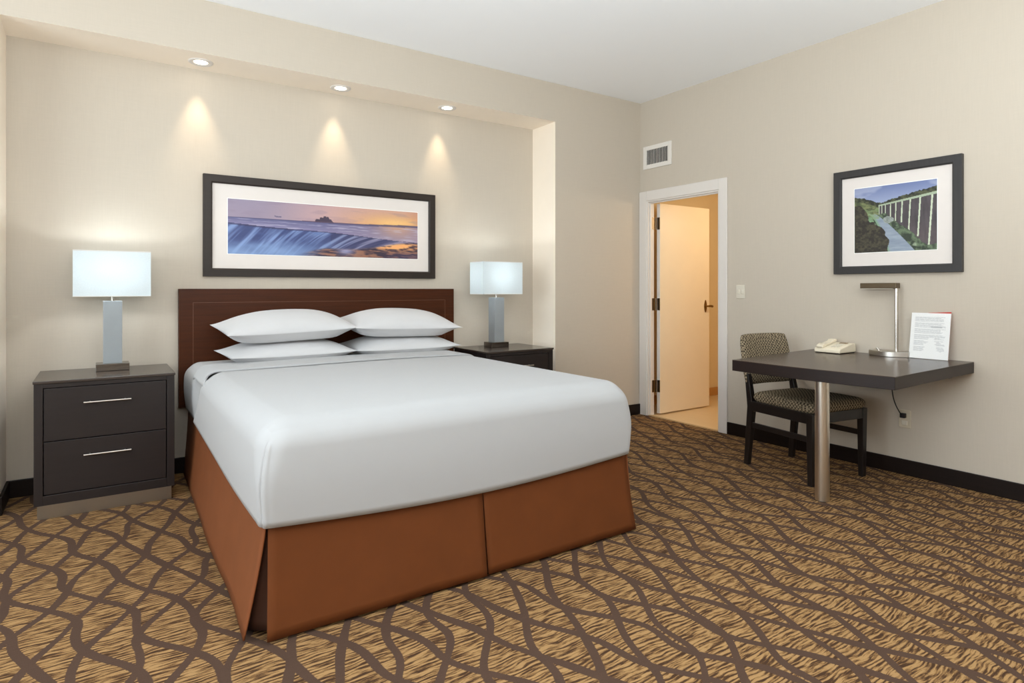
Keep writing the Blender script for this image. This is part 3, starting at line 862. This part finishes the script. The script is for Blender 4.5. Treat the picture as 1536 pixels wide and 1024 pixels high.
# ------------------------------------------------------------------ telephone
ph = thing('telephone', 'cream desk telephone lying on the desk against the wall', 'telephone', (4.19, 2.245, ZD))
bm = BM()
prof = [(-.105, .004), (.105, .004), (.105, .062), (.060, .064), (-.095, .034), (-.105, .026)]
prism(bm, prof, -.088, .088, lambda x, y, z: Vector((x, z, y))); obj('base', bm, M['phone'], ph, bevel=.006, seg=3, smooth='auto')
bm = BM(); box(bm, -.095, .095, -.08, .08, 0, .0042); obj('foot_pad', bm, M['dark'], ph)
mt = Matrix.Translation((-.012, .050, .049)) @ Matrix.Rotation(-.19, 4, 'Y')
bm = BM()
prism(bm, [(-.095, 0), (.095, 0), (.095, .018), (.06, .024), (.045, .016), (-.045, .016), (-.06, .024), (-.095, .018)], -.022, .022, lambda x, y, z: mt @ Vector((x, z, y+.002)))
obj('handset', bm, M['phone'], ph, bevel=.005, seg=3, smooth='auto')
mk = Matrix.Translation((-.012, -.03, .0495)) @ Matrix.Rotation(-.19, 4, 'Y')
for i in range(3):
    for j in range(4):
        bm = BM(); box(bm, -.05+j*.022, -.036+j*.022, -.024+i*.019, -.012+i*.019, 0, .004, mk); obj('key', bm, M['plate'], ph, bevel=.001)
bm = BM(); box(bm, .048, .075, -.03, .022, 0, .0035, mk); obj('display', bm, M['phone_grey'], ph, bevel=.001)

# ------------------------------------------------------------------ desk lamp
dl = thing('desk_lamp', 'unlit brushed nickel desk lamp with a flat horizontal bar head', 'lamp', (4.25, 1.918, ZD))
pts = [(.062, -.115), (.062, .125), (-.02, .125)]
for i in range(1, 14):
    a = i/14; pts.append((-.02-.048*math.sin(PI*a), .125-.24*a))
pts.append((-.02, -.115))
bm = BM(); prism(bm, pts, 0, .034); obj('base', bm, M['nickel'], dl, bevel=.003, smooth='auto')
bm = BM(); tube(bm, [(.015, -.030, .030), (.015, -.030, .437)], .0115, 20); obj('pole', bm, metal('pole_nickel', (224, 220, 214), .22, (8, 8, .1)), dl, smooth='auto')
bm = BM(); box(bm, -.018, .040, -.042, .182, .4375, .473); hd = obj('lamp_head', bm, M['bronze'], dl, bevel=.003)
bm = BM(); box(bm, -.014, .032, -.02, .175, .4345, .4372); obj('diffuser', bm, M['plate'], hd)
bm = BM(); tube(bm, [(-.03, .055, .030), (-.03, .055, .036)], .012, 16); tube(bm, [(-.03, .055, .036), (-.035, .068, .052)], .006, 12); obj('switch', bm, M['nickel'], dl, smooth='auto')

# lamp cord runs down through the desk to the outlet
bm = BM(); pts = []
P0, P1, P2, P3 = Vector((4.27, 1.917, .697)), Vector((4.27, 1.925, .52)), Vector((4.27, 1.91, .46)), Vector((4.300, 1.872, .385))
for i in range(19):
    t = i/18; pts.append(P0*(1-t)**3+P1*3*t*(1-t)**2+P2*3*t*t*(1-t)+P3*t**3)
tube(bm, pts, .0035, 8)
cd = obj('power_cord', bm, M['cord'], dl, smooth=True); cd.location = -dl.location
bm = BM(); box(bm, 4.297, 4.3235, 1.853, 1.885, .368, .398); obj('plug', bm, M['cord'], cd, bevel=.004)

# ------------------------------------------------------------------ notice card in acrylic holder
nc = thing('notice_card', 'white printed notice with a red card edge leaning on the wall on the desk', 'notice', (4.245, 1.70, ZD))
th = math.radians(9.5); tilt = Matrix.Rotation(th, 4, 'Y')
NR = Matrix.Rotation(math.radians(0), 4, 'Z')
def nb(bm, x0, x1, y0, y1, z0, z1): box(bm, x0, x1, y0, y1, z0, z1, NR @ tilt)
WN, HN = .108, .288
bm = BM(); nb(bm, 0, .0012, -WN, WN, .003, HN); obj('page', bm, M['paper'], nc)
bm = BM(); prism(bm, [(-WN, .003), (WN*.2, .003), (WN*.2, .2), (WN*.15, HN+.002), (-WN, HN+.010)], .0014, .003, lambda x, y, z: (NR @ tilt) @ Vector((z, x, y))); obj('red_card', bm, M['red'], nc)
bm = BM()
r = random.Random(3)
z = HN-.028
row = 0
while z > .045:
    y = WN-.022
    row += 1
    if row % 6 != 0:
        end = -WN+.022+r.random()*.03
        while y > end:
            L = .008+r.random()*.022
            # leave a pale mountain-like blank shape in the lower middle
            cy = -.010; hw = max(0, (.135-z)*.42)
            yy0, yy1 = max(end, y-L), y
            if not (yy0 < cy+hw and yy1 > cy-hw and z < .135):
                nb(bm, -.0005, -.0001, yy0, yy1, z, z+.0028)
            y -= L+.0025
    z -= .0062
obj('printed_text', bm, M['ink'], nc)
bm = BM(); nb(bm, -.0003, -.00005, -.065, -.005, HN-.092, HN-.083); obj('printed_bar', bm, M['ink'], nc)
bm = BM(); nb(bm, -.0022, -.0010, -WN-.003, WN+.003, 0, HN-.002); nb(bm, .0036, .0048, -WN-.003, WN+.003, 0, HN-.002); nb(bm, -.0022, .0048, -WN-.003, WN+.003, -.001, .0015)
obj('acrylic_sleeve', bm, M['acrylic'], nc)

# ------------------------------------------------------------------ lights
def area(name, loc, rot, sx, sy, e, col):
    L = bpy.data.lights.new(name, 'AREA'); L.shape = 'RECTANGLE'; L.size = sx; L.size_y = sy; L.energy = e; L.color = col
    o = bpy.data.objects.new(name, L); C.objects.link(o); o.location = loc; o.rotation_euler = [math.radians(a) for a in rot]; return o
area('window_daylight', (LX-.15, (WY0+WY1)/2, (WZ0+WZ1)/2), (0, -90, 0), 1.7, 3.3, 128, (.90, .95, 1))
area('ceiling_fill', (.8, -.3, 1.6), (168, 0, -38), 3.6, 2.4, 222, (.86, .955, 1))  # unseen upward lamp, added to brighten the ceiling
area('room_fill', (-.6, -1.5, 2.3), (66, 0, -50), 3.2, 1.4, 34, (1, .97, .94))
P = bpy.data.lights.new('hall_bulb', 'POINT'); P.energy = 20; P.color = (1, .84, .61); P.shadow_soft_size = .12
po = bpy.data.objects.new('hall_bulb', P); C.objects.link(po); po.location = (5.25, 3.1, 1.95)
W = bpy.data.worlds.new('World'); bpy.context.scene.world = W; W.use_nodes = True
W.node_tree.nodes['Background'].inputs[0].default_value = (.80, .88, 1, 1); W.node_tree.nodes['Background'].inputs[1].default_value = .6

# ------------------------------------------------------------------ camera
cam = bpy.data.cameras.new('Camera'); co = bpy.data.objects.new('Camera', cam); C.objects.link(co)
cam.sensor_fit = 'HORIZONTAL'; cam.sensor_width = 36; cam.lens = 36*921/1536
cam.shift_y = -79/1536
co.location = (0, 0, 1.2)
co.rotation_euler = (PI/2, 0, -math.atan2(.5602, .8283))
cam.clip_start = .05
sc = bpy.context.scene; sc.camera = co
sc.view_settings.view_transform = 'Standard'; sc.view_settings.look = 'None'
sc.view_settings.exposure = 0; sc.view_settings.gamma = 1
